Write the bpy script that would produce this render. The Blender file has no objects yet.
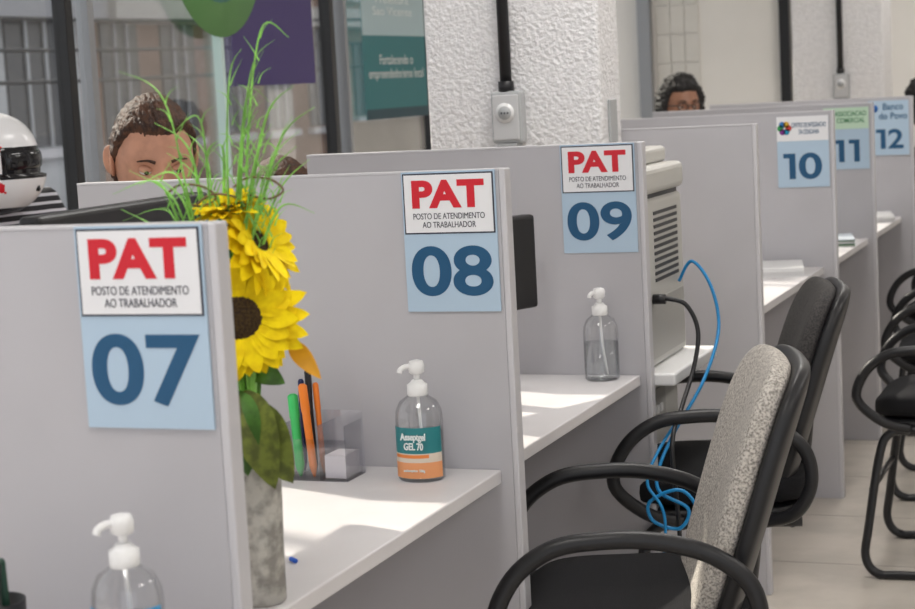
import bpy, math, random
from mathutils import Vector, Matrix, noise
random.seed(7)
scene=bpy.context.scene
try:
    scene.view_settings.view_transform='Standard'
except Exception as e: print(e)
COL=scene.collection
# ------------------------------------------------------------ materials
MC={}
def mat(name,col,rough=.5,metal=0,var=0,vscale=20,bump=0,bscale=60,trans=0,ior=1.45,emit=0,alpha=1,spec=.5,col2=None,lo=.4,hi=.6):
    if name in MC: return MC[name]
    m=bpy.data.materials.new(name); m.use_nodes=True
    nt=m.node_tree; b=nt.nodes['Principled BSDF']
    c=(*col,1)
    b.inputs['Base Color'].default_value=c
    b.inputs['Roughness'].default_value=rough
    b.inputs['Metallic'].default_value=metal
    b.inputs['Transmission Weight'].default_value=trans
    b.inputs['IOR'].default_value=ior
    b.inputs['Specular IOR Level'].default_value=spec
    if emit:
        b.inputs['Emission Color'].default_value=c; b.inputs['Emission Strength'].default_value=emit
    if alpha<1: b.inputs['Alpha'].default_value=alpha
    if var or col2 or bump:
        tc=nt.nodes.new('ShaderNodeTexCoord')
    if var or col2:
        n=nt.nodes.new('ShaderNodeTexNoise'); n.inputs['Scale'].default_value=vscale; n.inputs['Detail'].default_value=4
        nt.links.new(tc.outputs['Object'],n.inputs['Vector'])
        r=nt.nodes.new('ShaderNodeValToRGB')
        r.color_ramp.elements[0].position=lo; r.color_ramp.elements[1].position=hi
        if col2:
            r.color_ramp.elements[0].color=c; r.color_ramp.elements[1].color=(*col2,1)
        else:
            r.color_ramp.elements[0].color=(*[max(0,x*(1-var)) for x in col],1)
            r.color_ramp.elements[1].color=(*[min(1,x*(1+var)) for x in col],1)
        nt.links.new(n.outputs['Fac'],r.inputs['Fac']); nt.links.new(r.outputs['Color'],b.inputs['Base Color'])
    if bump:
        n2=nt.nodes.new('ShaderNodeTexNoise'); n2.inputs['Scale'].default_value=bscale; n2.inputs['Detail'].default_value=6
        nt.links.new(tc.outputs['Object'],n2.inputs['Vector'])
        bp=nt.nodes.new('ShaderNodeBump'); bp.inputs['Strength'].default_value=bump; bp.inputs['Distance'].default_value=.01
        nt.links.new(n2.outputs['Fac'],bp.inputs['Height']); nt.links.new(bp.outputs['Normal'],b.inputs['Normal'])
    MC[name]=m; return m
def glassmat(name,tint,gl=.08,rough=.02):
    if name in MC: return MC[name]
    m=bpy.data.materials.new(name); m.use_nodes=True; nt=m.node_tree; nt.nodes.clear()
    o=nt.nodes.new('ShaderNodeOutputMaterial'); t=nt.nodes.new('ShaderNodeBsdfTransparent'); g=nt.nodes.new('ShaderNodeBsdfGlossy')
    t.inputs['Color'].default_value=(*tint,1); g.inputs['Roughness'].default_value=rough
    lw=nt.nodes.new('ShaderNodeLayerWeight'); lw.inputs['Blend'].default_value=.15
    ma=nt.nodes.new('ShaderNodeMath'); ma.operation='MULTIPLY_ADD'; ma.inputs[1].default_value=.5; ma.inputs[2].default_value=gl
    nt.links.new(lw.outputs['Fresnel'],ma.inputs[0])
    mx=nt.nodes.new('ShaderNodeMixShader')
    nt.links.new(ma.outputs[0],mx.inputs[0]); nt.links.new(t.outputs[0],mx.inputs[1]); nt.links.new(g.outputs[0],mx.inputs[2]); nt.links.new(mx.outputs[0],o.inputs[0])
    MC[name]=m; return m
LAM=mat('laminate_grey',(.475,.465,.490),.55,var=.035,vscale=2.5,spec=.35)
TRIM=mat('edge_trim_grey',(.57,.56,.585),.4)
DESKM=mat('desk_laminate',(.68,.66,.67),.45,var=.03,vscale=5)
BLK=mat('black_plastic',(.012,.012,.014),.4)
BLKM=mat('black_metal',(.015,.015,.017),.3)
SEATM=mat('black_fabric',(.012,.012,.014),.9,bump=.3,bscale=400,spec=.25)
DFAB=mat('dark_grey_fabric',(.035,.033,.035),.95,col2=(.075,.07,.068),vscale=260,lo=.35,hi=.6,bump=.3,bscale=300)
FAB=mat('speckled_grey_fabric',(.24,.22,.20),.95,col2=(.62,.58,.53),vscale=260,lo=.35,hi=.6,bump=.3,bscale=300)
WHITE=mat('white_plastic',(.82,.82,.82),.35)
CREAM=mat('office_machine_cream',(.56,.55,.52),.45)
CREAMD=mat('cream_dark',(.42,.41,.39),.5)
DARKG=mat('dark_grey',(.05,.05,.055),.5)
# ------------------------------------------------------------ mesh helpers
def empty(name,loc=(0,0,0),rz=0,sc=1):
    o=bpy.data.objects.new(name,None); o.empty_display_size=.05; COL.objects.link(o); o.location=loc; o.rotation_euler=(0,0,rz); o.scale=(sc,)*3; return o
def mk(name,vs,fs,m=None,parent=None,smooth=False,loc=(0,0,0),rot=(0,0,0)):
    me=bpy.data.meshes.new(name); me.from_pydata([tuple(v) for v in vs],[],fs); me.update()
    if smooth:
        for p in me.polygons: p.use_smooth=True
    o=bpy.data.objects.new(name,me); COL.objects.link(o)
    if m: me.materials.append(m)
    if parent: o.parent=parent
    o.location=loc; o.rotation_euler=rot
    return o
def box(name,x0,x1,y0,y1,z0,z1,m,parent=None,bev=0,loc=(0,0,0),rot=(0,0,0)):
    vs=[(x,y,z) for x in(x0,x1) for y in(y0,y1) for z in(z0,z1)]
    fs=[(0,1,3,2),(4,6,7,5),(0,4,5,1),(2,3,7,6),(0,2,6,4),(1,5,7,3)]
    o=mk(name,vs,fs,m,parent,loc=loc,rot=rot)
    if bev:
        b=o.modifiers.new('b','BEVEL'); b.width=bev; b.segments=3; b.limit_method='ANGLE'
    return o
def lathe(name,prof,m,parent=None,seg=32,loc=(0,0,0),rot=(0,0,0),sy=1,caps=True):
    vs=[];fs=[]
    for r,z in prof:
        for i in range(seg):
            a=2*math.pi*i/seg; vs.append((r*math.cos(a),r*math.sin(a)*sy,z))
    for k in range(len(prof)-1):
        for i in range(seg):
            j=(i+1)%seg; fs.append((k*seg+i,k*seg+j,(k+1)*seg+j,(k+1)*seg+i))
    if caps:
        fs.append(tuple(range(seg))[::-1]); fs.append(tuple((len(prof)-1)*seg+i for i in range(seg)))
    return mk(name,vs,fs,m,parent,True,loc,rot)
def cr(pts,n=8):
    P=[Vector(p) for p in pts]; out=[]
    for i in range(len(P)-1):
        p0=P[max(i-1,0)];p1=P[i];p2=P[i+1];p3=P[min(i+2,len(P)-1)]
        for k in range(n):
            t=k/n
            out.append(.5*((2*p1)+(p2-p0)*t+(2*p0-5*p1+4*p2-p3)*t*t+(3*p1-p0-3*p2+p3)*t**3))
    out.append(P[-1]); return out
def tube(name,pts,r,m,parent=None,seg=10,n=8,taper=None,flat=1,smooth=True,loc=(0,0,0)):
    C=cr(pts,n) if smooth else [Vector(p) for p in pts]
    vs=[];fs=[]; T=[(C[min(i+1,len(C)-1)]-C[max(i-1,0)]).normalized() for i in range(len(C))]
    up=Vector((0,0,1)) if abs(T[0].z)<.9 else Vector((1,0,0))
    N=(up-T[0]*up.dot(T[0])).normalized()
    for i,c in enumerate(C):
        N=(N-T[i]*N.dot(T[i])).normalized(); B=T[i].cross(N)
        rr=r*(taper(i/(len(C)-1)) if taper else 1)
        for k in range(seg):
            a=2*math.pi*k/seg; vs.append(c+N*rr*flat*math.cos(a)+B*rr*math.sin(a))
    for i in range(len(C)-1):
        for k in range(seg):
            j=(k+1)%seg; fs.append((i*seg+k,i*seg+j,(i+1)*seg+j,(i+1)*seg+k))
    fs.append(tuple(range(seg))[::-1]); fs.append(tuple((len(C)-1)*seg+k for k in range(seg)))
    return mk(name,vs,fs,m,parent,True,loc)
def superell(name,a,b,c,m,parent=None,e1=.3,e2=.3,nu=56,nv=28,deform=None,loc=(0,0,0),rot=(0,0,0)):
    sp=lambda x,e: math.copysign(abs(x)**e,x)
    vs=[];fs=[]
    for j in range(1,nv):
        ph=-math.pi/2+math.pi*j/nv
        for i in range(nu):
            th=2*math.pi*i/nu
            vs.append(Vector((a*sp(math.cos(ph),e1)*sp(math.cos(th),e2),b*sp(math.cos(ph),e1)*sp(math.sin(th),e2),c*sp(math.sin(ph),e1))))
    for j in range(nv-2):
        for i in range(nu):
            k=(i+1)%nu; fs.append((j*nu+i,j*nu+k,(j+1)*nu+k,(j+1)*nu+i))
    s=len(vs); vs+= [Vector((0,0,-c)),Vector((0,0,c))]
    for i in range(nu):
        k=(i+1)%nu; fs.append((s,k,i)); fs.append((s+1,(nv-2)*nu+i,(nv-2)*nu+k))
    if deform: vs=[deform(v) for v in vs]
    return mk(name,vs,fs,m,parent,True,loc,rot)
def text(name,body,m,parent,cx,cz,y,w,h,off=.0,rot=(math.pi/2,0,0),center=None,thick=.0006):
    c=bpy.data.curves.new(name,'FONT'); c.body=body; c.size=1; c.align_x='CENTER'; c.align_y='CENTER'; c.offset=off; c.extrude=.001; c.space_line=1.0
    o=bpy.data.objects.new(name,c); COL.objects.link(o)
    bpy.context.view_layer.update()
    me=bpy.data.meshes.new_from_object(o.evaluated_get(bpy.context.evaluated_depsgraph_get()))
    bpy.data.objects.remove(o)
    xs=[v.co.x for v in me.vertices]; ys=[v.co.y for v in me.vertices]
    mx=(min(xs)+max(xs))/2; my=(min(ys)+max(ys))/2; sx=w/(max(xs)-min(xs)); sy=h/(max(ys)-min(ys))
    for v in me.vertices:
        v.co=((v.co.x-mx)*sx,(v.co.y-my)*sy,math.copysign(thick/2,v.co.z))
    me.materials.clear(); me.materials.append(m)
    t=bpy.data.objects.new(name,me); COL.objects.link(t); t.parent=parent
    t.location=(cx,y,cz); t.rotation_euler=rot
    return t
# ------------------------------------------------------------ constants
CAMZ=1.506; TOP=1.361; DESK=.822; XL=-1.94
YN=[.86,1.90,2.975,3.99,5.03,6.25,7.27,8.30]
XRN=[-1.05,-1.05,-1.064,-1.092,-1.045,-1.030,-1.042,-1.015]
TH=.03
# ------------------------------------------------------------ room shell
FLOORM=mat('floor_tile',(.60,.55,.49),.25,var=.08,vscale=4)
WALLM=mat('wall_paint',(.83,.81,.78),.8,var=.02,vscale=2)
CEILM=mat('ceiling_paint',(.8,.8,.8),.9)
STUC=mat('stucco_white',(.88,.87,.88),.85,bump=1.0,bscale=80,var=.04,vscale=40)
for n in STUC.node_tree.nodes:
    if n.type=='BUMP': n.inputs['Distance'].default_value=.016
XW=-3.6
box('floor',-3.7,4.3,-3,12.7,-.1,0,FLOORM)
box('ceiling',-3.7,4.3,-3,12.7,3.2,3.3,CEILM)
box('wall_right',4.2,4.3,-3,12.6,0,3.2,WALLM)
box('wall_far',-3.7,4.2,12.5,12.6,0,3.2,WALLM)
box('wall_left_sill',XW-.1,XW,-3,12.5,0,.45,WALLM)
box('wall_left_header',XW-.1,XW,-3,12.5,2.95,3.2,WALLM)
box('baseboard_far',-3.6,4.2,12.485,12.5,0,.08,TRIM)
jm=mat('grout',(.38,.35,.32),.8)
fg=empty('floor_joint_grid')
for i in range(13): box('joint_x%d'%i,-3.6+i*.6,-3.6+i*.6+.004,-3,12.5,0,.0008,jm,fg)
for i in range(26): box('joint_y%d'%i,-3.6,4.2,-3+i*.6,-3+i*.6+.004,0,.0008,jm,fg)
# windows
WG=glassmat('tinted_window_glass',(.94,.94,.93),.03)
ALU=mat('alu_grey',(.35,.36,.38),.4,metal=.6)
posts=[-3,-1.0,1.0,3.3,5.50,7.70,8.93,10.6,12.4]
for i in range(len(posts)-1):
    w=empty('window_%d'%(i+1),(XW,0,0))
    y0,y1=posts[i],posts[i+1]
    box('post_a',-.035,.02,y0,y0+.05,.45,2.95,BLKM,w,.004)
    box('rail_bottom',-.05,.02,y0+.05,y1,.45,.52,BLKM,w)
    box('rail_top',-.05,.02,y0+.05,y1,2.88,2.95,BLKM,w)
    box('pane',-.02,-.012,y0+.05,y1,.52,2.88,WG,w)
    if i==5: box('post_b',-.05,.03,y0+.14,y0+.17,.52,2.88,ALU,w)
    if i==4: box('glass_joint',-.02,.02,6.63,6.655,.52,2.88,mat('glass_edge',(.60,.78,.76),.2,emit=0),w)
    if i==4: box('inner_frame',-.04,.01,5.66,5.70,.52,2.88,ALU,w)
# window posters
P=empty('window_poster_campaign',(XW+.025,0,0))
box('sheet',-.002,0,6.72,7.50,1.56,2.75,mat('poster_purple',(.06,.04,.16),.5),P)
def disc(name,y,z,r,m,parent,x=.003,r2=0):
    lathe(name,[(r2,0),(r,0),(r,.002),(r2,.002)] if r2 else [(r,0),(r,.002)],m,parent,40,(x,y,z),(0,math.pi/2,0),caps=not r2)
disc('green_circle',6.62,2.16,.40,mat('poster_green',(.12,.30,.10),.5),P,.006)
disc('inner_circle',6.62,2.20,.30,mat('poster_teal2',(.06,.22,.20),.5),P,.01)
P=empty('window_poster_entrepreneur',(XW+.03,0,0))
box('sheet',-.002,0,8.04,8.84,1.37,2.70,mat('poster_teal',(.03,.17,.19),.5),P)
box('header_band',0,.002,8.04,8.84,1.78,2.70,mat('poster_skyblue',(.40,.52,.56),.5),P)
box('footer_band',0,.002,8.04,8.84,1.37,1.42,mat('poster_dark',(.02,.06,.08),.5),P)
PW=mat('poster_white_text',(.75,.8,.8),.5)
t=text('caption','Fortalecendo o\nempreendedorismo local',PW,P,.0,1.58,8.42,.70,.13,.0,(math.pi/2,0,math.pi/2)); t.location=(.003,8.44,1.62)
t=text('caption_top','Prefeitura\nSao Vicente',PW,P,.0,1.9,8.42,.5,.10,.0,(math.pi/2,0,math.pi/2)); t.location=(.004,8.42,1.93)
# columns
def column(y0,y1,name):
    c=empty(name)
    box('shaft',-1.94,-1.425,y0,y1,0,3.2,STUC,c,.012)
    return c
column(4.80,5.0,'column'); column(10.4,10.75,'column')
OUTG=mat('outlet_grey',(.42,.43,.44),.4)
def outlet(x,y,z,name='wall_outlet_box'):
    o=empty(name,(x,y,z))
    box('housing',-.045,.045,-.045,0,-.075,.07,OUTG,o,.008)
    box('cover',-.038,.038,-.052,-.045,-.065,.06,mat('outlet_cover',(.55,.55,.56),.4),o,.003)
    lathe('socket_ring',[(.0,0),(.026,0),(.028,.004),(.0,.004)],WHITE,o,28,(0,-.052,.010),(math.pi/2,0,0),caps=False)
    lathe('socket_well',[(.0,0),(.019,0),(.019,.001)],OUTG,o,24,(0,-.0562,.010),(math.pi/2,0,0))
    for q in(-.009,0,.009): lathe('hole',[(.003,0),(.003,.001)],DARKG,o,8,(q,-.0575,.010),(math.pi/2,0,0))
    box('base_step',-.030,.030,-.05,0,-.085,-.075,OUTG,o,.003)
    tube('conduit',[(-.004,-.022,.07),(-.004,-.022,1.2),(-.004,-.022,1.69+.09)],.017,BLK,o,n=2)
    lathe('gland',[(.022,0),(.022,.03)],BLK,o,16,(-.004,-.022,.068))
outlet(-1.688,4.80,1.418); outlet(-1.66,10.4,1.40)
box('light_switch_plate',-1.425,-1.417,4.86,4.93,1.33,1.45,OUTG,None,.003)
# far wall details
tl=empty('trim_far_tile_strip')
TI=mat('white_tile',(.72,.70,.66),.25)
for i in range(3):
    for j in range(16): box('tile',-3.28+i*.103,-3.28+i*.103+.098,12.488,12.5,.0+j*.2,.0+j*.2+.192,TI,tl)
box('trim_far_post',-2.40,-2.33,12.42,12.5,0,3.2,BLKM)
box('trim_far_frame',-3.40,-3.31,12.42,12.5,0,3.2,ALU)
# unseen ceiling lamps, added as fill to supplement the daylight
for i,(x,y) in enumerate([(-1.0,1.2),(-1.0,4.2),(-1.0,7.4),(-1.0,10.4),(1.8,1.2),(1.8,4.2),(1.8,7.4)]):
    L=empty('fill_ceiling_lamp',(x,y,3.2))
    box('tray',-.3,.3,-.6,.6,-.06,0,WHITE,L)
    box('diffuser',-.28,.28,-.58,.58,-.065,-.06,mat('fill_lamp_diffuser',(1,.97,.93),.5,emit=6),L)
    d=bpy.data.lights.new('fill_lamp','AREA'); d.shape='RECTANGLE'; d.size=.56; d.size_y=1.16; d.energy=13; d.color=(1,.97,.93)
    lo=bpy.data.objects.new('fill_lamp_light',d); COL.objects.link(lo); lo.parent=L; lo.location=(0,0,-.07)
# ------------------------------------------------------------ booths
NAVY=mat('digit_navy',(.012,.085,.19),.5); RED=mat('pat_red',(.62,.015,.03),.5)
SBL=mat('sign_pale_blue',(.44,.57,.70),.45); SW=mat('sign_white',(.80,.80,.82),.45); SK=mat('sign_ink',(.03,.03,.05),.5)
for n,y in enumerate(YN):
    XR=XRN[n]
    p=empty('cubicle_partition',(0,y,0))
    box('panel',XL,XR-.012,0,TH,.0,TOP-.004,LAM,p,.001)
    box('front_edge_trim',XR-.012,XR,-.001,TH+.001,0,TOP,TRIM,p,.003)
    box('top_edge_trim',XL,XR-.012,-.001,TH+.001,TOP-.004,TOP,TRIM,p,.001)
    if n<len(YN)-1 and n!=3:
        y2=YN[n+1]; XD=min(XR,XRN[n+1])-.032 if n!=2 else -1.118
        if n==1: XD=-1.098
        d=empty('booth_desk',(0,y,0))
        box('top',XL,XD,TH+.001,y2-y-.001,DESK-.025,DESK,DESKM,d,.003)
        box('back_board',-1.55,-1.53,TH+.001,y2-y-.001,.25,DESK-.025,LAM,d)
def one_glyph(m,parent,cx,cz,y,w,h):
    st=w*.52
    pts=[(w/2-st,-h/2),(w/2,-h/2),(w/2,h/2),(-w/2,h/2),(-w/2,h/2-st*.72),(w/2-st,h/2-st*.72)]
    t=.0006; vs=[(a,b,-t/2) for a,b in pts]+[(a,b,t/2) for a,b in pts]; n=len(pts)
    fs=[tuple(range(n))[::-1],tuple(range(n,2*n))]+[(i,(i+1)%n,(i+1)%n+n,i+n) for i in range(n)]
    return mk('digit_one',vs,fs,m,parent,False,(cx,y,cz),(math.pi/2,0,0))
def sign(n,num,kind):
    y=YN[n]; x1=XRN[n]-.018; x0=x1-.178; top=TOP-(.001 if kind=='PAT' else .016)
    s=empty('booth_number_sign',((x0+x1)/2,y-.0012,top))
    H=.251 if kind=='PAT' else .245
    box('board',-.089,.089,-.003,0,-H,0,SBL,s)
    cz=-.172; yy=-.0034; h=.088
    if num=='10': one_glyph(NAVY,s,-.048,cz,yy,.042,h); text('digit','0',NAVY,s,.024,cz,yy,.080,h+.003,.022)
    elif num=='11': one_glyph(NAVY,s,-.030,cz,yy,.042,h); one_glyph(NAVY,s,.030,cz,yy,.042,h)
    elif num=='12': one_glyph(NAVY,s,-.036,cz,yy,.042,h); text('digit','2',NAVY,s,.030,cz,yy,.068,h,.022)
    else: text('number',num,NAVY,s,.0,-.178,-.0034,.155,.090,.022)
    if kind=='PAT':
        box('title_border',-.086,.086,-.0042,-.003,-.111,-.003,SK,s)
        box('title_card',-.0835,.0835,-.0050,-.0042,-.1085,-.0055,SW,s)
        text('title','PAT',RED,s,0,-.040,-.0053,.138,.050,.045)
        text('subtitle','POSTO DE ATENDIMENTO\nAO TRABALHADOR',SK,s,0,-.087,-.0053,.136,.026,.0)
    elif kind=='CIC':
        box('title_card',-.089,.089,-.0042,-.003,-.085,0,SW,s)
        text('title','CENTRO DE INTEGRACAO\nDA CIDADANIA',NAVY,s,.022,-.042,-.0046,.118,.040,.012)
        cs=[(.6,.05,.04),(.7,.4,.03),(.03,.2,.5),(.05,.4,.12),(.3,.05,.35),(.02,.3,.5)]
        for k in range(6):
            a=k*math.pi/3
            lathe('logo_%d'%k,[(.011,0),(.011,.001)],mat('logo_c%d'%k,cs[k],.5),s,12,(-.062+.014*math.cos(a),-.0042,-.04+.014*math.sin(a)),(math.pi/2,0,0))
    elif kind=='AC':
        box('title_card',-.089,.089,-.0042,-.003,-.085,0,mat('logo_pale',(.55,.72,.56),.5),s)
        text('title','ASSOCIACAO\nCOMERCIAL',mat('logo_green',(.02,.2,.06),.5),s,.018,-.038,-.0046,.124,.046,.012)
        box('logo_a',-.080,-.05,-.005,-.0042,-.064,-.016,mat('logo_yellow',(.7,.6,.03),.5),s)
        box('logo_b',-.07,-.058,-.0055,-.005,-.05,-.03,mat('logo_green',(.02,.2,.06),.5),s)
    else:
        text('title','Banco\ndo Povo',NAVY,s,.020,-.048,-.0034,.124,.072,.015)
        lathe('logo',[(.017,0),(.017,.001)],mat('logo_blue',(.02,.12,.4),.5),s,20,(-.062,-.003,-.035),(math.pi/2,0,0))
sign(1,'07','PAT');sign(2,'08','PAT');sign(3,'09','PAT');sign(5,'10','CIC');sign(6,'11','AC');sign(7,'12','BP')
# ------------------------------------------------------------ bottles
CLR=glassmat('clear_plastic',(.965,.97,.975),.09,.06)
GELM=glassmat('clear_gel',(.95,.965,.97),.04,.05)
def bottle(x,y,label,rz=0,name='hand_sanitizer_bottle',w=1.0):
    b=empty(name,(x,y,DESK),rz)
    lathe('body',[(.037*w,0),(.0425*w,.004),(.043*w,.02),(.043*w,.108),(.0415*w,.124),(.034*w,.140),(.020,.149),(.0145,.158)],CLR,b,40,sy=.85)
    lathe('gel',[(.035*w,.003),(.040*w,.006),(.041*w,.02),(.041*w,.088)],GELM,b,40,sy=.85)
    lathe('collar',[(.017,.150),(.018,.152),(.018,.170),(.013,.173),(.009,.178)],WHITE,b,28)
    tube('dip_tube',[(0,0,.155),(.004,0,.08),(.012,0,.012)],.0028,WHITE,b,n=4)
    lathe('stem',[(.0055,.175),(.0055,.192)],WHITE,b,14)
    lathe('pump_head',[(.009,.188),(.0135,.191),(.0145,.203),(.012,.211),(.004,.213)],WHITE,b,24)
    tube('nozzle',[(0,0,.202),(-.014,-.014,.203),(-.021,-.021,.199),(-.023,-.023,.193)],.0048,WHITE,b,n=5)
    if label:
        def band(nm,z0,z1,m,r=.0436,a0=-2.9,a1=-.2):
            vs=[];fs=[];N=28
            for i in range(N+1):
                a=a0+(a1-a0)*i/N
                for z in(z0,z1): vs.append((r*math.cos(a),r*.855*math.sin(a),z))
            for i in range(N): fs.append((2*i,2*i+2,2*i+3,2*i+1))
            mk(nm,vs,fs,m,b,True)
        if label=='gel':
            band('label_teal',.052,.098,mat('label_teal',(.02,.20,.22),.4)); band('label_white',.030,.052,mat('label_pale',(.70,.60,.50),.4)); band('label_orange',.008,.036,mat('label_orange',(.78,.33,.14),.4),.0438)
            band('label_stripe',.044,.050,mat('label_orange2',(.80,.24,.05),.4),.0439,-2.6,-.9)
            text('label_text','Asseptgel\nGEL 70',mat('label_pale2',(.8,.85,.85)),b,.002,.074,-.0385,.047,.030,.02,thick=.002)
            text('label_text_small','antisseptico  500g',mat('label_pale2',(.8,.85,.85)),b,.002,.022,-.0385,.040,.006,.0,thick=.002)
        else:
            band('label_blue',.008,.106,mat('label_blue',(.03,.22,.50),.4)); band('label_wave',.086,.106,mat('label_lightblue',(.06,.33,.60),.4),.0438)
    return b
bottle(-1.215,2.885,'gel'); bottle(-1.19,3.925,None,.3,w=.94); bottle(-1.126,1.765,'blue',.2)
# pen holder acrylic
ph=empty('pen_holder',(-1.405,2.88,DESK))
ACR=glassmat('acrylic_clear',(.97,.97,.985),.06,.05)
box('base',-.065,.065,-.04,.04,0,.004,ACR,ph)
box('front',-.065,.065,-.04,-.037,0,.075,ACR,ph); box('back',-.065,.065,.037,.04,0,.115,ACR,ph)
box('side_l',-.065,-.062,-.037,.037,0,.10,ACR,ph); box('side_r',.062,.065,-.037,.037,0,.10,ACR,ph); box('divider',.010,.013,-.037,.037,0,.10,ACR,ph)
pens=[(-.036,-.02,.15,(.05,.55,.14),.0085),(-.008,-.022,.17,(.85,.22,.02),.0072),(-.02,.01,.19,(.01,.01,.012),.005),(-.045,.015,.17,(.01,.02,.1),.005),(-.03,.02,.2,(.01,.01,.012),.005),(-.004,.01,.165,(.8,.2,.02),.005)]
for k,(x,y,l,c,r) in enumerate(pens):
    lathe('pen_%d'%k,[(r*.3,.0),(r*.8,.012),(r,.02),(r,l*.7),(r*1.12,l*.71),(r*1.12,l-.004),(r*.6,l)],mat('pen_c%d'%k,c,.35),ph,14,(x,y,.004),(random.uniform(-.06,.06),random.uniform(-.08,.06),0))
box('note_pad',.018,.058,-.03,.03,.004,.045,mat('note_paper',(.75,.72,.75),.7),ph)
pc=empty('pen_cup',(-1.31,1.76,DESK))
lathe('cup',[(.030,0),(.035,.002),(.038,.10),(.036,.10),(.033,.006)],BLK,pc,28)
for k,(x,y,c) in enumerate([(-.01,0,(.02,.25,.08)),(.012,.01,(.01,.05,.03)),(.0,-.015,(.02,.02,.02))]):
    lathe('pen_%d'%k,[(.003,0),(.005,.01),(.005,.14),(.003,.145)],mat('cup_pen%d'%k,c,.4),pc,10,(x,y,.006),(.08*y*50,.1*(k-1),0))
lathe('pen_cap',[(.003,0),(.0035,.002),(.0035,.018),(.002,.02)],mat('cap_blue',(.02,.12,.6),.4),None,12,(-1.20,2.33,DESK+.004),(math.pi/2,0,.9))
# ------------------------------------------------------------ sunflower arrangement
psi=math.radians(21.4); R0=Vector((math.cos(psi),math.sin(psi),0)); F0=Vector((-math.sin(psi),math.cos(psi),0))
fl=empty('sunflower_arrangement',(-1.145,2.13,DESK))
ZN=mat('galvanised_vase',(.30,.29,.27),.5,metal=.3,col2=(.55,.54,.50),vscale=45,bump=.5,bscale=60)
lathe('vase',[(.030,0),(.034,.003),(.035,.08),(.038,.19),(.040,.205),(.038,.208),(.036,.20),(.028,.02)],ZN,fl,40)
GR=mat('leaf_green',(.06,.17,.02),.5,var=.3,vscale=40); OL=mat('leaf_olive',(.12,.15,.02),.6,var=.35,vscale=60); GL=mat('blade_green',(.25,.58,.10),.45,var=.3,vscale=20)
YE=mat('petal_yellow',(.97,.69,.006),.7,var=.10,vscale=60,spec=.2); BR=mat('seed_brown',(.028,.014,.006),.9,col2=(.07,.04,.01),vscale=300,bump=.6,bscale=300)
def q(l,z,d=0):
    v=R0*l+F0*d; return Vector((v.x,v.y,z-DESK))
def leaf(name,base,tip,w,m,curl=.02,nrm=None,n=12):
    base=Vector(base);tip=Vector(tip); ax=tip-base; L=ax.length; ax.normalize()
    nrm=(nrm or Vector((.37,-.9,.2))); nrm=(nrm-ax*nrm.dot(ax)).normalized(); s=ax.cross(nrm)
    vs=[];fs=[]
    for i in range(n+1):
        t=i/n; ww=w*math.sin(math.pi*min(1,t**.75*.97+.03))**.8
        c=base+ax*L*t+nrm*curl*math.sin(math.pi*t)
        for k in(-1,-.5,0,.5,1): vs.append(c+s*ww*k-nrm*(abs(k)*-.25*ww)*(1))
    for i in range(n):
        for k in range(4): a=i*5+k; fs.append((a,a+1,a+6,a+5))
    o=mk(name,vs,fs,m,fl,True); return o
def sunflower(name,c,nrm,r,rd,np=20):
    nrm=Vector(nrm).normalized(); M=nrm.to_track_quat('Z','Y').to_matrix(); c=Vector(c)
    pv=[];pf=[]
    for layer in range(3):
        for k in range(np):
            a=2*math.pi*(k+layer*.37)/np+random.uniform(-.08,.08); L=r*random.uniform(.86,1.05)*(1-.08*layer); w=r*.145
            tilt=random.uniform(-.05,.2)+.14*layer; tw=random.uniform(-.4,.4); s=len(pv); N=8
            for i in range(N+1):
                t=i/N; rad=rd*.8+(L-rd*.8)*t; ww=w*(math.sin(math.pi*min(1,.12+t*.86))**.8)*(1 if t<1 else 0)
                zz=math.sin(tilt)*(rad-rd)*1.0-.10*r*t*t+.004*layer
                for j in(-1,0,1):
                    lx=rad; ly=ww*j; lz=zz+(.18*ww if j==0 else 0)*-1+tw*ly*t
                    p=Vector((lx*math.cos(a)-ly*math.sin(a),lx*math.sin(a)+ly*math.cos(a),lz)); pv.append(c+M@p)
            for i in range(N):
                for j in range(2): b=s+i*3+j; pf.append((b,b+1,b+4,b+3))
    mk(name+'_petals',pv,pf,YE,fl,True)
    superell(name+'_disc',rd,rd,rd*.35,BR,fl,1,1,28,14,None,c,M.to_euler())
    superell(name+'_calyx',rd*1.1,rd*1.1,rd*.5,GR,fl,1,1,20,10,None,c-nrm*rd*.45,M.to_euler())
c1=q(.0,1.218,-.03); c2=q(.026,1.315,.0); c3=q(-.012,1.362,-.0)
sunflower('flower_big',c1,(.42,-.85,.08),.091,.033,22)
sunflower('flower_side',c2,(.95,-.10,.50),.080,.020,20)
sunflower('flower_top',c3,(-.1,-.25,.95),.055,.015,16)
b0=Vector((0,0,.15))
for k,c in enumerate((c1,c2,c3)):
    e=c+Vector((-.015,.03,-.01)); tube('stem_%d'%k,[b0+Vector((.006*k,.01,-.1)),b0+Vector((.003*k,.01,.06)),(e+b0)/2+Vector((-.01,.025,.0)),e],.0045,GR,fl,8)
leaf('leaf_0',q(.000,1.10,-.02),q(.058,.995,-.05),.034,OL,.02)
leaf('leaf_1',q(.0,1.12,-.03),q(.035,.99,-.06),.030,OL,.025)
leaf('leaf_2',q(-.01,1.12,-.03),q(.0,1.01,-.06),.028,GR,.02)
leaf('leaf_3',q(.0,1.15,.02),q(.05,1.12,.01),.018,GR,.01)
leaf('leaf_4',q(.0,1.13,.0),q(-.07,1.07,.03),.03,GR,.01)
leaf('petal_orange_0',q(.060,1.175,.02),q(.10,1.125,.0),.013,mat('petal_orange',(.80,.38,.02),.5),.01)
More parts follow.
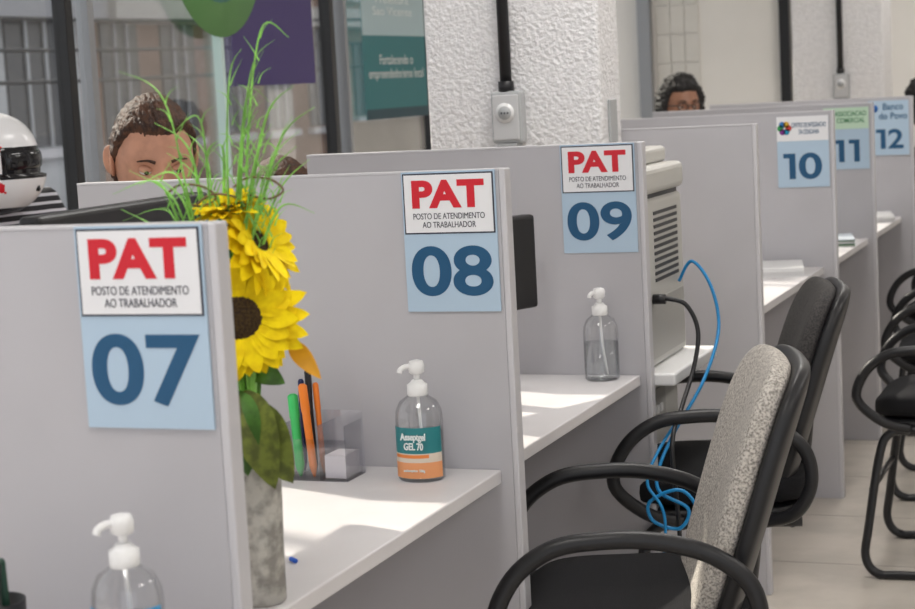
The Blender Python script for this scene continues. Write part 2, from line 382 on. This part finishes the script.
tips=[(.055,1.615),(.045,1.56),(.030,1.50),(-.045,1.50),(-.10,1.53),(-.075,1.46),(-.12,1.38),(-.11,1.35),(.065,1.44),(.075,1.38),(.08,1.47),(.01,1.55),(-.02,1.46),(.06,1.42),(-.06,1.42),(-.09,1.43),(.02,1.47),(.06,1.50),(-.03,1.40),(.04,1.41),(-.08,1.40),(.035,1.53),(-.10,1.40),(-.075,1.38),(-.12,1.42),(-.05,1.45),(.07,1.40),(.05,1.46)]
for k,(l,z) in enumerate(tips):
    d=random.uniform(-.05,.05); w=random.uniform(.0036,.0075)
    droop=.02 if k%3 else -.03
    tube('blade_%d'%k,[b0+Vector((0,0,.05)),q(l*.15,1.15,d*.2),q(l*.45-.01,1.15+(z-1.15)*.55,d*.6),q(l*.8,z-.02,d),q(l*1.2+math.copysign(.015,l),z+droop,d*1.1)],w,GL,fl,6,8,lambda t:max(.12,(1-t**2)),.25)
    for j in range(7):
        f=.25+.1*j; zz=1.15+(z-1.15)*(.55+.45*(f-.25)/.7); ll=l*(.45+.4*(f-.25)/.7); sgn=(-1)**j
        tube('sprig_%d_%d'%(k,j),[q(ll,zz,d*.8),q(ll+.006*sgn,zz+.013,d*.8),q(ll+.018*sgn,zz+.024+random.uniform(-.01,.01),d*.8)],.0022,GL,fl,5,4,lambda t:max(.15,1-t),.4)
for k,(l,z) in enumerate([(-.06,1.385),(.03,1.39),(-.02,1.37)]):
    tube('curly_twig_%d'%k,[q(l-.03,z,-.01),q(l-.01,z+.012,-.01),q(l+.02,z+.008,-.01),q(l+.035,z-.008,0),q(l+.015,z-.018,0),q(l-.01,z-.012,0)],.0016,mat('twig_brown',(.20,.13,.07),.7),fl,6)
# ------------------------------------------------------------ monitors
def monitor(x,y,ztop,rz,w=.50,h=.30,name='computer_monitor',bw=.12):
    m=empty(name,(x,y,DESK),rz); zt=ztop-DESK
    box('shell',-.02,.018,-w/2,w/2,zt-h,zt,BLK,m,.008)
    box('screen',-.022,-.020,-w/2+.015,w/2-.015,zt-h+.02,zt-.015,mat('screen_glass',(.02,.025,.03),.1),m)
    box('rear_bulge',.018,.04,-w/4,w/4,zt-h*.8,zt-h*.25,BLK,m,.01)
    box('neck',.01,.035,-.03,.03,.01,zt-h*.5,BLK,m,.004)
    box('stand_base',-.08,.06,-bw,bw,0,.012,BLK,m,.005)
monitor(-1.50,2.42,1.355,.0); monitor(-1.415,3.62,1.215,-.45,.46,.21,bw=.09)
# ------------------------------------------------------------ copier + its cabinet
cb=empty('copier_cabinet',(-1.33,4.26,0))
box('upper_case',-.19,.20,-.21,.12,.62,.79,CREAM,cb,.008)
box('carcass',-.19,.0,-.21,.12,0,.62,CREAMD,cb,.008)
box('top',-.22,.285,-.235,.20,.79,.82,WHITE,cb,.006)
box('control_plate',.20,.204,-.17,-.02,.66,.76,CREAMD,cb,.002)
for k in range(3): box('button_%d'%k,.204,.208,-.15+k*.035,-.13+k*.035,.70,.72,WHITE,cb)
for k in range(2): box('drawer_%d'%k,.0,.003,-.20,.10,.05+k*.26,.29+k*.26,CREAM,cb,.003)
cp=empty('office_copier',(-1.335,4.24,.8205))
box('body',-.22,.222,-.20,.18,.0,.40,CREAM,cp,.012)
box('lid_gap',-.215,.212,-.19,.17,.39,.415,DARKG,cp)
box('scanner_lid',-.23,.228,-.205,.19,.41,.475,CREAM,cp,.015)
box('document_feeder',-.20,.19,-.18,.17,.475,.515,CREAM,cp,.012)
for k in range(11): box('vent_%d'%k,.2215,.224,-.10,.12,.20+k*.016,.208+k*.016,DARKG,cp)
box('side_panel',.2219,.2235,-.18,.16,.02,.16,CREAMD,cp)
# cables
BC=mat('cable_blue',(.01,.24,.55),.4)
cb2=empty('network_cable',(0,0,0))
tube('cord',[(-1.107,4.34,1.00),(-1.07,4.33,1.05),(-1.02,4.31,.99),(-.995,4.27,.89),(-1.0,4.12,.79),(-1.03,3.95,.70),(-1.05,3.87,.63),(-1.045,3.85,.58),(-.98,3.845,.545),(-1.0,3.84,.50),(-1.06,3.84,.515),(-1.065,3.84,.56),(-.99,3.845,.585),(-.95,3.85,.50),(-.955,3.85,.3),(-1.0,3.85,.05),(-1.1,3.85,.008),(-1.4,3.85,.008)],.0042,BC,cb2,8)
tube('cord_b',[(-1.03,3.97,.72),(-1.055,3.87,.66),(-1.07,3.84,.60),(-1.03,3.83,.52),(-1.05,3.83,.3),(-1.07,3.83,.03),(-1.2,3.83,.008),(-1.4,3.82,.008)],.0036,BC,cb2,8)
cb3=empty('power_cable',(0,0,0))
tube('cord',[(-1.110,4.10,.985),(-1.07,4.10,.985),(-1.03,4.10,.97),(-1.005,4.10,.91),(-1.01,4.07,.83),(-1.02,3.98,.75),(-1.02,3.88,.68),(-1.01,3.875,.50),(-1.01,3.875,.30),(-1.02,3.875,.05),(-1.15,3.875,.008),(-1.4,3.875,.008)],.0055,BLK,cb3,8)
tube('plug',[(-1.109,4.10,.985),(-1.08,4.10,.985)],.012,BLK,cb3,10,2)
# papers
for (x,y,nm) in [(-1.20,7.05,'magazine_stack'),(-1.22,6.08,'paper_stack'),(-1.19,8.1,'paper_stack')]:
    p=empty(nm,(x,y,DESK),.2)
    for k in range(6): box('sheet_%d'%k,-.10,.10,-.14+random.uniform(-.01,.01),.12,k*.005,k*.005+.0045,mat('paper_%d'%(k%3),[(.7,.72,.7),(.10,.28,.10),(.55,.6,.65)][k%3],.6) if nm[0]=='m' else WHITE,p)
# ------------------------------------------------------------ chairs
def chair(x,y,rz,fab,sc=1.14,name='visitor_armchair'):
    # local: faces -X
    c=empty(name,(x,y,0),rz,sc); s=.50; YY=.240
    def sd(v): return Vector((v.x,v.y,v.z+.02*(v.y/.23)**2+ (-.03*((-v.x-.12)/.12)**2 if v.x<-.12 else 0)))
    superell('seat',.190,.205,.036,SEATM,c,.45,.50,56,20,sd,(-.020,0,s-.03))
    superell('seat_pan',.170,.185,.02,BLK,c,.4,.45,40,14,None,(-.020,0,s-.072))
    lean=math.radians(22)
    H=.238
    def bd(v):
        w=1-.12*max(0,-v.z/H)
        return Vector((v.x-.55*v.y*v.y-.012*math.sin((v.z/H)*1.6),v.y*w,v.z))
    mz=s+.152
    superell('backrest_cushion',.028,.200,H,fab,c,.5,.55,56,32,bd,(.143,0,mz),(0,lean,0))
    superell('backrest_shell',.020,.209,H+.008,BLK,c,.45,.5,56,32,bd,(.173,0,mz-.011),(0,lean,0))
    tube('back_spine',[(.175,0,s+.12),(.160,0,s-.0),(.12,0,s-.08),(.02,0,s-.088)],.024,BLK,c,12,6,flat=.5)
    for sgn,nm in((-1,'l'),(1,'r')):
        yy=YY*sgn
        tube('armrest_'+nm,[(.05,yy*.80,s-.085),(.12,yy*.97,s-.06),(.155,yy,s+.00),(.145,yy,s+.07),(.09,yy,s+.118),(.01,yy,s+.142),(-.07,yy,s+.146),(-.15,yy,s+.134),(-.212,yy,s+.085),(-.235,yy,s+.01),(-.17,yy*.93,s-.055),(-.10,yy*.80,s-.08)],.0138,BLK,c,12,7,flat=1.0)
        tube('sled_leg_'+nm,[(.14,yy*.73,s-.088),(-.10,yy*.73,s-.088),(-.16,yy*.76,s-.10),(-.185,yy*.82,s-.16),(-.215,yy*.9,.15),(-.225,yy*.93,.06),(-.19,yy*.94,.014),(-.10,yy*.94,.013),(.22,yy*.94,.013),(.27,yy*.90,.013)],.0125,BLKM,c,12,7)
    tube('rear_floor_bar',[(.27,-YY*.9,.013),(.285,-.17,.013),(.285,.17,.013),(.27,YY*.9,.013)],.0125,BLKM,c,12,5)
    tube('under_bar_a',[(-.10,-.18,s-.09),(-.10,.18,s-.09)],.011,BLKM,c,10,2)
    tube('under_bar_b',[(.12,-.18,s-.09),(.12,.18,s-.09)],.011,BLKM,c,10,2)
    tube('front_stretcher',[(-.205,-.21,.25),(-.205,.21,.25)],.009,BLKM,c,10,2)
chair(-.875,3.12,math.radians(17),FAB)
chair(-.975,4.225,math.radians(15),DFAB)
chair(-.57,5.50,math.radians(0),SEATM,1.06)
chair(-.64,6.50,math.radians(4),SEATM,1.06)
chair(-.74,7.60,math.radians(-4),SEATM,1.06)
# ------------------------------------------------------------ people
import bmesh
def head(parent,c,yaw,pitch,skin,hairm,style='short',sc=1.0,hairline=.055):
    root=bpy.data.objects.new('head',None); COL.objects.link(root); root.parent=parent; root.location=c; root.rotation_euler=(0,pitch,yaw); root.scale=(sc,)*3
    bm=bmesh.new(); bmesh.ops.create_icosphere(bm,subdivisions=6,radius=1)
    dirs=[v.co.copy() for v in bm.verts]; faces=[[v.index for v in f.verts] for f in bm.faces]; bm.free()
    g=lambda a,b,s:math.exp(-((a-b)/s)**2)
    def P(d):
        x,y,z=d.x*.098,d.y*.076,d.z*.120
        if z<0:
            t=-z/.12; y*=1-.28*t*t
            if x<0: x*=1-.45*t
        if x>0: x*=.97
        fr=max(0,d.x)
        x+=fr*(.026*g(y,0,.011)*g(z,-.028,.018)+.010*g(y,0,.009)*g(z,.0,.022)-.012*(g(y,.031,.016)+g(y,-.031,.016))*g(z,.008,.013)+.004*g(z,.03,.012)+.007*g(y,0,.024)*g(z,-.066,.012)-.004*g(z,-.065,.0025)*g(y,0,.02)+.010*g(y,0,.022)*g(z,-.105,.016))
        return Vector((x,y,z))
    mk('face',[P(d) for d in dirs],faces,skin,root,True)
    for s in(-1,1):
        superell('eyeball',.0095,.0120,.0070,mat('eye_white',(.55,.52,.48),.3),root,1,1,20,12,None,(.080,.031*s,.006))
        superell('iris',.003,.0050,.0050,mat('iris_dark',(.03,.015,.008),.2),root,1,1,14,8,None,(.0885,.031*s,.006))
        superell('eyelid',.0108,.0135,.0075,skin,root,1,1,20,12,None,(.080,.031*s,.0105),(0,.25,0))
        tube('eyebrow',[(.094,.016*s,.027),(.094,.03*s,.032),(.082,.048*s,.027)],.0035,hairm,root,6,5,lambda t:1-.6*t)
        superell('ear',.018,.007,.030,skin,root,.9,.9,20,14,lambda v:Vector((v.x-.15*v.z,v.y+.012*s*(abs(v.x)/.018),v.z)),(-.008,.077*s,-.002),(0,0,-.25*s))
    tube('lips',[(.093,-.022,-.067),(.101,-.008,-.064),(.101,.008,-.064),(.093,.022,-.067)],.0045,mat('lip',(.35,.12,.10),.5),root,8,5,lambda t:.4+.6*math.sin(math.pi*t))
    hv=[]
    for d in dirs:
        p=P(d)
        jit=.006*noise.noise(d*22)
        if style=='short': line=hairline if d.x>.45 else (hairline+(-.075-hairline)*min(1,(.45-d.x)/.75))
        else: line=hairline if d.x>.45 else (hairline+(-.16-hairline)*min(1,(.45-d.x)/.4))
        k=max(0,min(1,(d.z*.12-line+jit)/.016+.3))
        sd_=Vector((d.x*4,d.y*18,d.z*6))
        if style=='short': amp=.009; nz=noise.noise(sd_)*.5+noise.noise(sd_*2.3)*.45
        else: amp=.024; nz=noise.noise(d*5)*.4+noise.noise(d*13)*.5+noise.noise(d*26)*.3
        th=amp*(1+ (.9 if style!='short' else .7)*nz)
        if style!='short' and d.x>.3: th*=.7
        if style=='short' and d.x>.2 and d.z>.3: th*=1.3
        hv.append(p*( .90+.10*k)+d*th*k)
    mk('hair',hv,faces,hairm,root,True)
    return root
def body(parent,J,E,cats,mats,root=0):
    me=bpy.data.meshes.new('body'); me.from_pydata([j[0] for j in J],E,[]); o=bpy.data.objects.new('body',me); COL.objects.link(o)
    sk=o.modifiers.new('s','SKIN'); sk.use_smooth_shade=True
    for i,j in enumerate(J):
        v=me.skin_vertices[0].data[i]; r=j[1]; v.radius=r if isinstance(r,tuple) else (r,r); v.use_root=(i==root)
    ss=o.modifiers.new('u','SUBSURF'); ss.levels=2; ss.render_levels=2
    bpy.context.view_layer.update()
    nm=bpy.data.meshes.new_from_object(o.evaluated_get(bpy.context.evaluated_depsgraph_get()))
    bpy.data.objects.remove(o)
    nm.materials.clear()
    for m in mats: nm.materials.append(m)
    for p in nm.polygons:
        c=p.center; best=9;bi=0
        for (a,b),ct in zip(E,cats):
            A=Vector(J[a][0]);B=Vector(J[b][0]); t=max(0,min(1,(c-A).dot(B-A)/max(1e-9,(B-A).length_squared))); d=(c-(A+(B-A)*t)).length
            ra=J[a][1] if not isinstance(J[a][1],tuple) else J[a][1][0]
            d-=.8*ra
            if d<best: best=d;bi=ct
        p.material_index=bi; p.use_smooth=True
    ob=bpy.data.objects.new('body',nm); COL.objects.link(ob); ob.parent=parent; return ob
def person(name,x,y,rz,s,lean,shirt,pants,skin,hairm,style,yaw=0,pitch=.3,sleeve=True,hl=.055,wid=1.0,sc=1.0,hdrop=0,hfwd=0,arms='desk'):
    r=empty(name,(x,y,0),rz)
    L=lean; W=.175*wid
    J=[((0,0,s+.10),(.15,.12)),((.25*L,0,s+.28),(.14*wid,.115)),((.72*L,0,s+.47),(.155*wid,.115)),((L*.95+hfwd*.3,0,s+.585-hdrop*.3),.06),((L*1.05+.01+hfwd*.8,0,s+.68-hdrop),.052)]
    E=[(0,1),(1,2),(2,3),(3,4)]; C=[0,0,0,2]
    for sg in(-1,1):
        i=len(J); sh=Vector((.80*L,W*sg,s+.52))
        el=Vector((L*.8+.10,(W+.07)*sg,s+.27)); wr=Vector((L*.8+.33,(W*.6)*sg,max(s+.25,DESK+.05)))
        if arms=='lap': wr=Vector((L*.8+.30,W*.5*sg,s+.20))
        J+= [(tuple(sh),.062*wid),(tuple(el),.044),(tuple(wr),.028)]
        E+= [(2,i),(i,i+1),(i+1,i+2)]; C+= [0,0,0 if sleeve else 2]
        f=(wr-el).normalized(); lat=Vector((0,1,0)); lat=(lat-f*lat.dot(f)).normalized(); up=lat.cross(f)
        if up.z<0: up=-up
        pm=wr+f*.055; k=len(J); J.append((tuple(pm),(.036,.016))); E.append((i+2,k)); C.append(2)
        for fi,(o,l) in enumerate([(-.030,.065),(-.010,.075),(.010,.072),(.030,.058)]):
            a=len(J); b=pm+f*.035+lat*o; J.append((tuple(b),.0095)); J.append((tuple(b+f*l*.5-up*.006),.009)); J.append((tuple(b+f*l*.9-up*.024),.0075))
            E+= [(k,a),(a,a+1),(a+1,a+2)]; C+= [2,2,2]
        a=len(J); tb=pm-lat*.03*sg-f*.015; J.append((tuple(tb),.012)); J.append((tuple(tb+f*.035-lat*.022*sg-up*.008),.0095)); E+= [(k,a),(a,a+1)]; C+= [2,2]
        i=len(J)
        J+= [((.05,.10*sg,s+.08),.085),((.42,.13*sg,s+.05),.062),((.40,.13*sg,.10),.042),((.52,.14*sg,.038),.033)]
        E+= [(0,i),(i,i+1),(i+1,i+2),(i+2,i+3)]; C+= [1,1,1,3]
    body(r,J,E,C,[shirt,pants,skin,mat('shoe_black',(.02,.02,.02),.5)])
    hc=(L*1.05+.03+.05*math.sin(pitch)+hfwd,0,s+.78-hdrop)
    h=head(r,hc,yaw,pitch,skin,hairm,style,sc=sc,hairline=hl)
    return r,h,hc
def stool(x,y,s,name='office_stool'):
    st=empty(name,(x,y,0)); s=s-.03
    superell('seat',.20,.20,.03,SEATM,st,.5,.8,40,14,None,(0,0,s-.03))
    lathe('gas_column',[(.03,.06),(.03,.3),(.02,.3),(.02,s-.06)],BLKM,st,20)
    for k in range(5):
        a=k*2*math.pi/5; tube('base_arm_%d'%k,[(.0,0,.09),(.14*math.cos(a),.14*math.sin(a),.08),(.27*math.cos(a),.27*math.sin(a),.06)],.016,BLK,st,8,4)
        superell('caster_%d'%k,.022,.016,.025,BLK,st,.8,.8,14,10,None,(.27*math.cos(a),.27*math.sin(a),.025))
SK1=mat('skin_tan',(.46,.23,.15),.55,var=.10,vscale=30); SK2=mat('skin_brown',(.33,.16,.10),.5,var=.08,vscale=30)
HB=mat('hair_darkbrown',(.030,.012,.007),.6,bump=.6,bscale=160,col2=(.075,.03,.014),vscale=70); HK=mat('hair_black',(.012,.010,.010),.55,bump=.8,bscale=90)
DNM=mat('denim',(.03,.05,.10),.8)
person('seated_man',-2.38,3.58,-.25,.605,.25,mat('shirt_grey',(.12,.13,.16),.8),DNM,SK1,HB,'short',-.60,.34,hl=.072,sc=1.14); stool(-2.38,3.58,.605)
person('seated_man',-2.42,4.36,-.1,.44,.16,mat('shirt_wine',(.18,.03,.03),.8),DNM,SK1,HB,'short',-.5,.5,hl=.07,sc=1.05); stool(-2.42,4.36,.44)
GF=mat('glasses_frame',(.02,.02,.02),.3)
r,h,hc=person('seated_woman',-2.30,8.80,0,.57,.06,mat('blouse_dark',(.05,.04,.06),.8),DNM,SK2,HK,'curly',-.9,.05,hl=.068,wid=.9,sc=1.17); stool(-2.30,8.80,.57)
for sg in(-1,1):
    tube('spectacle_rim',[(.103,.033*sg+.022*math.cos(a),.006+.017*math.sin(a)) for a in [k*math.pi/5 for k in range(11)]],.0022,GF,h,6,3)
    tube('spectacle_temple',[(.10,.056*sg,.012),(.05,.078*sg,.012),(-.01,.084*sg,.008)],.0022,GF,h,6,3)
tube('spectacle_bridge',[(.104,-.011,.010),(.107,0,.013),(.104,.011,.010)],.0022,GF,h,6,3)
person('seated_customer',-1.03,9.45,2.6,.51,.05,mat('blouse_maroon',(.10,.03,.04),.8),mat('trousers_black',(.02,.02,.025),.8),SK2,HK,'long',.1,.1,wid=.9,arms='lap'); stool(-1.03,9.45,.51)
# motorcyclist
STR=bpy.data.materials.new('striped_jersey'); STR.use_nodes=True; nt=STR.node_tree; b=nt.nodes['Principled BSDF']; b.inputs['Roughness'].default_value=.8
tc=nt.nodes.new('ShaderNodeTexCoord'); wv=nt.nodes.new('ShaderNodeTexWave'); wv.bands_direction='Z'; wv.inputs['Scale'].default_value=14; wv.inputs['Distortion'].default_value=.6
rp=nt.nodes.new('ShaderNodeValToRGB'); rp.color_ramp.interpolation='CONSTANT'; rp.color_ramp.elements[0].color=(.012,.012,.016,1); rp.color_ramp.elements[1].position=.72; rp.color_ramp.elements[1].color=(.55,.55,.6,1)
nt.links.new(tc.outputs['Object'],wv.inputs[0]); nt.links.new(wv.outputs['Fac'],rp.inputs[0]); nt.links.new(rp.outputs[0],b.inputs['Base Color'])
MX,MY=-3.05,4.15
r,h,hc=person('motorcyclist',MX,MY,-.35,.71,.02,STR,DNM,SK1,HK,'short',.85,.05,wid=1.25,hdrop=.12,hfwd=.02,sc=.95); stool(MX,MY,.71)
hw=Matrix.Rotation(-.35,3,'Z')@Vector(hc)
hm=empty('motorcycle_helmet',(MX+hw.x,MY+hw.y,hw.z),.50); hx=Vector((0,0,0))
HW=mat('helmet_white',(.72,.72,.74),.2); HR=mat('helmet_red',(.60,.02,.03),.15); HV=mat('helmet_visor',(.01,.01,.012),.05)
def hd(v):
    x,y,z=v
    if z<-.03 and x>0: x*=1.12
    return Vector((x,y,z))
o=superell('shell',.146,.124,.142,HW,hm,.85,.9,160,120,hd,tuple(hx+Vector((.005,0,-.005))))
o.data.materials.append(HR); o.data.materials.append(HV)
for p in o.data.polygons:
    c=p.center
    if c.x>.055 and -.040<c.z<.045: p.material_index=2
    elif abs(c.z+.030+.45*(c.x+.02))<.014 and c.x<.06: p.material_index=1
    elif abs(c.z-.060+.55*abs(c.x-.02))<.008: p.material_index=1
    elif (c.z<-.118) or (abs(c.z+.000+.45*(c.x+.02))<.007 and c.x<.06): p.material_index=2
superell('visor',.143,.127,.044,HV,hm,.6,.9,48,20,lambda v: Vector((max(v.x,.055),v.y*(1 if v.x>.055 else .8),v.z)),tuple(hx+Vector((.014,0,.003))))
for sg in(-1,1):
    superell('chin_vent',.008,.018,.009,HV,hm,.6,.6,16,10,None,tuple(hx+Vector((.143,.035*sg,-.075))))
    lathe('visor_pivot',[(.018,0),(.016,.006),(.004,.007)],HV,hm,20,(.035,.119*sg,.0),(-sg*math.pi/2,0,0))
# ------------------------------------------------------------ outside street
box('street_ground',-40,-3.71,-20,60,-.15,-.05,mat('asphalt',(.25,.25,.25),.9,var=.2,vscale=3))
def building(name,x,y0,y1,h,m,wm,cols,rows,z0=1.0,band=None):
    b=empty(name,(x,0,0))
    box('mass',-6,0,y0,y1,-.05,h,m,b)
    dy=(y1-y0)/cols; dz=(h-z0)/rows
    for i in range(cols):
        for j in range(rows):
            box('opening_%d_%d'%(i,j),-.02,.03,y0+dy*(i+.2),y0+dy*(i+.8),z0+dz*(j+.15),z0+dz*(j+.75),wm,b)
            box('sill_%d_%d'%(i,j),0,.12,y0+dy*(i+.15),y0+dy*(i+.85),z0+dz*(j+.1),z0+dz*(j+.14),TRIM,b)
            for q_ in (.4,.6): box('mullion_%d_%d'%(i,j),.03,.06,y0+dy*(i+q_)-.03,y0+dy*(i+q_)+.03,z0+dz*(j+.15),z0+dz*(j+.75),ALU,b)
    if band: box('fascia',0,.5,y0,y1,2.6,2.9,band,b)
WM=mat('dark_opening',(.06,.06,.065),.2)
building('street_building_grey',-13,6,20.2,6.5,mat('facade_grey',(.52,.53,.55),.9,var=.15,vscale=1),WM,7,2,.6,mat('fascia_dark',(.30,.30,.32),.7))
building('street_building_brown',-13,20.4,28.2,6,mat('facade_brown',(.28,.18,.14),.9,var=.2,vscale=1),WM,5,2,.6,mat('fascia_pale',(.50,.48,.46),.7))
building('street_building_tan',-13,28.4,38,7,mat('facade_tan',(.38,.33,.28),.9,var=.15,vscale=1),WM,5,3,.8,mat('fascia_grey',(.45,.45,.45),.7))
pl=empty('power_line')
for k in range(4):
    tube('wire_%d'%k,[(-9,0,2.0+.25*k),(-9.2,15,1.75+.28*k),(-9.4,40,2.3+.3*k)],.018,BLK,pl,6,8)
for k,y in enumerate((0,40)):
    lathe('pole_%d'%k,[(.12,-.05),(.09,5)],mat('concrete_pole',(.3,.3,.29),.9),pl,16,(-9.0-.4*k,y,0))
# ------------------------------------------------------------ light
w=bpy.data.worlds.new('world'); scene.world=w; w.use_nodes=True
bg=w.node_tree.nodes['Background']; bg.inputs[0].default_value=(.92,.95,1,1); bg.inputs[1].default_value=1.3
s=bpy.data.lights.new('sun','SUN'); s.energy=6; s.angle=.02; s.color=(1,.93,.82)
so=bpy.data.objects.new('sun',s); COL.objects.link(so)
d=Vector((.80,-.30,-.62)); so.rotation_euler=d.to_track_quat('-Z','Y').to_euler(); so.location=(-10,8,8)
# ------------------------------------------------------------ camera
cam=bpy.data.cameras.new('cam'); co=bpy.data.objects.new('camera',cam); COL.objects.link(co)
cam.sensor_width=36; cam.lens=1800/915*36; cam.clip_start=.05
p_=math.radians(6.87); rho=math.radians(3.05)
F=Vector((-math.sin(psi)*math.cos(p_),math.cos(psi)*math.cos(p_),-math.sin(p_))); U0=R0.cross(F)
U=U0*math.cos(rho)+R0*math.sin(rho); R=R0*math.cos(rho)-U0*math.sin(rho)
M=Matrix((R,U,-F)).transposed().to_4x4(); M.translation=Vector((0,0,CAMZ)); co.matrix_world=M
cam.dof.use_dof=True; cam.dof.focus_distance=3.5; cam.dof.aperture_fstop=7.5
scene.camera=co
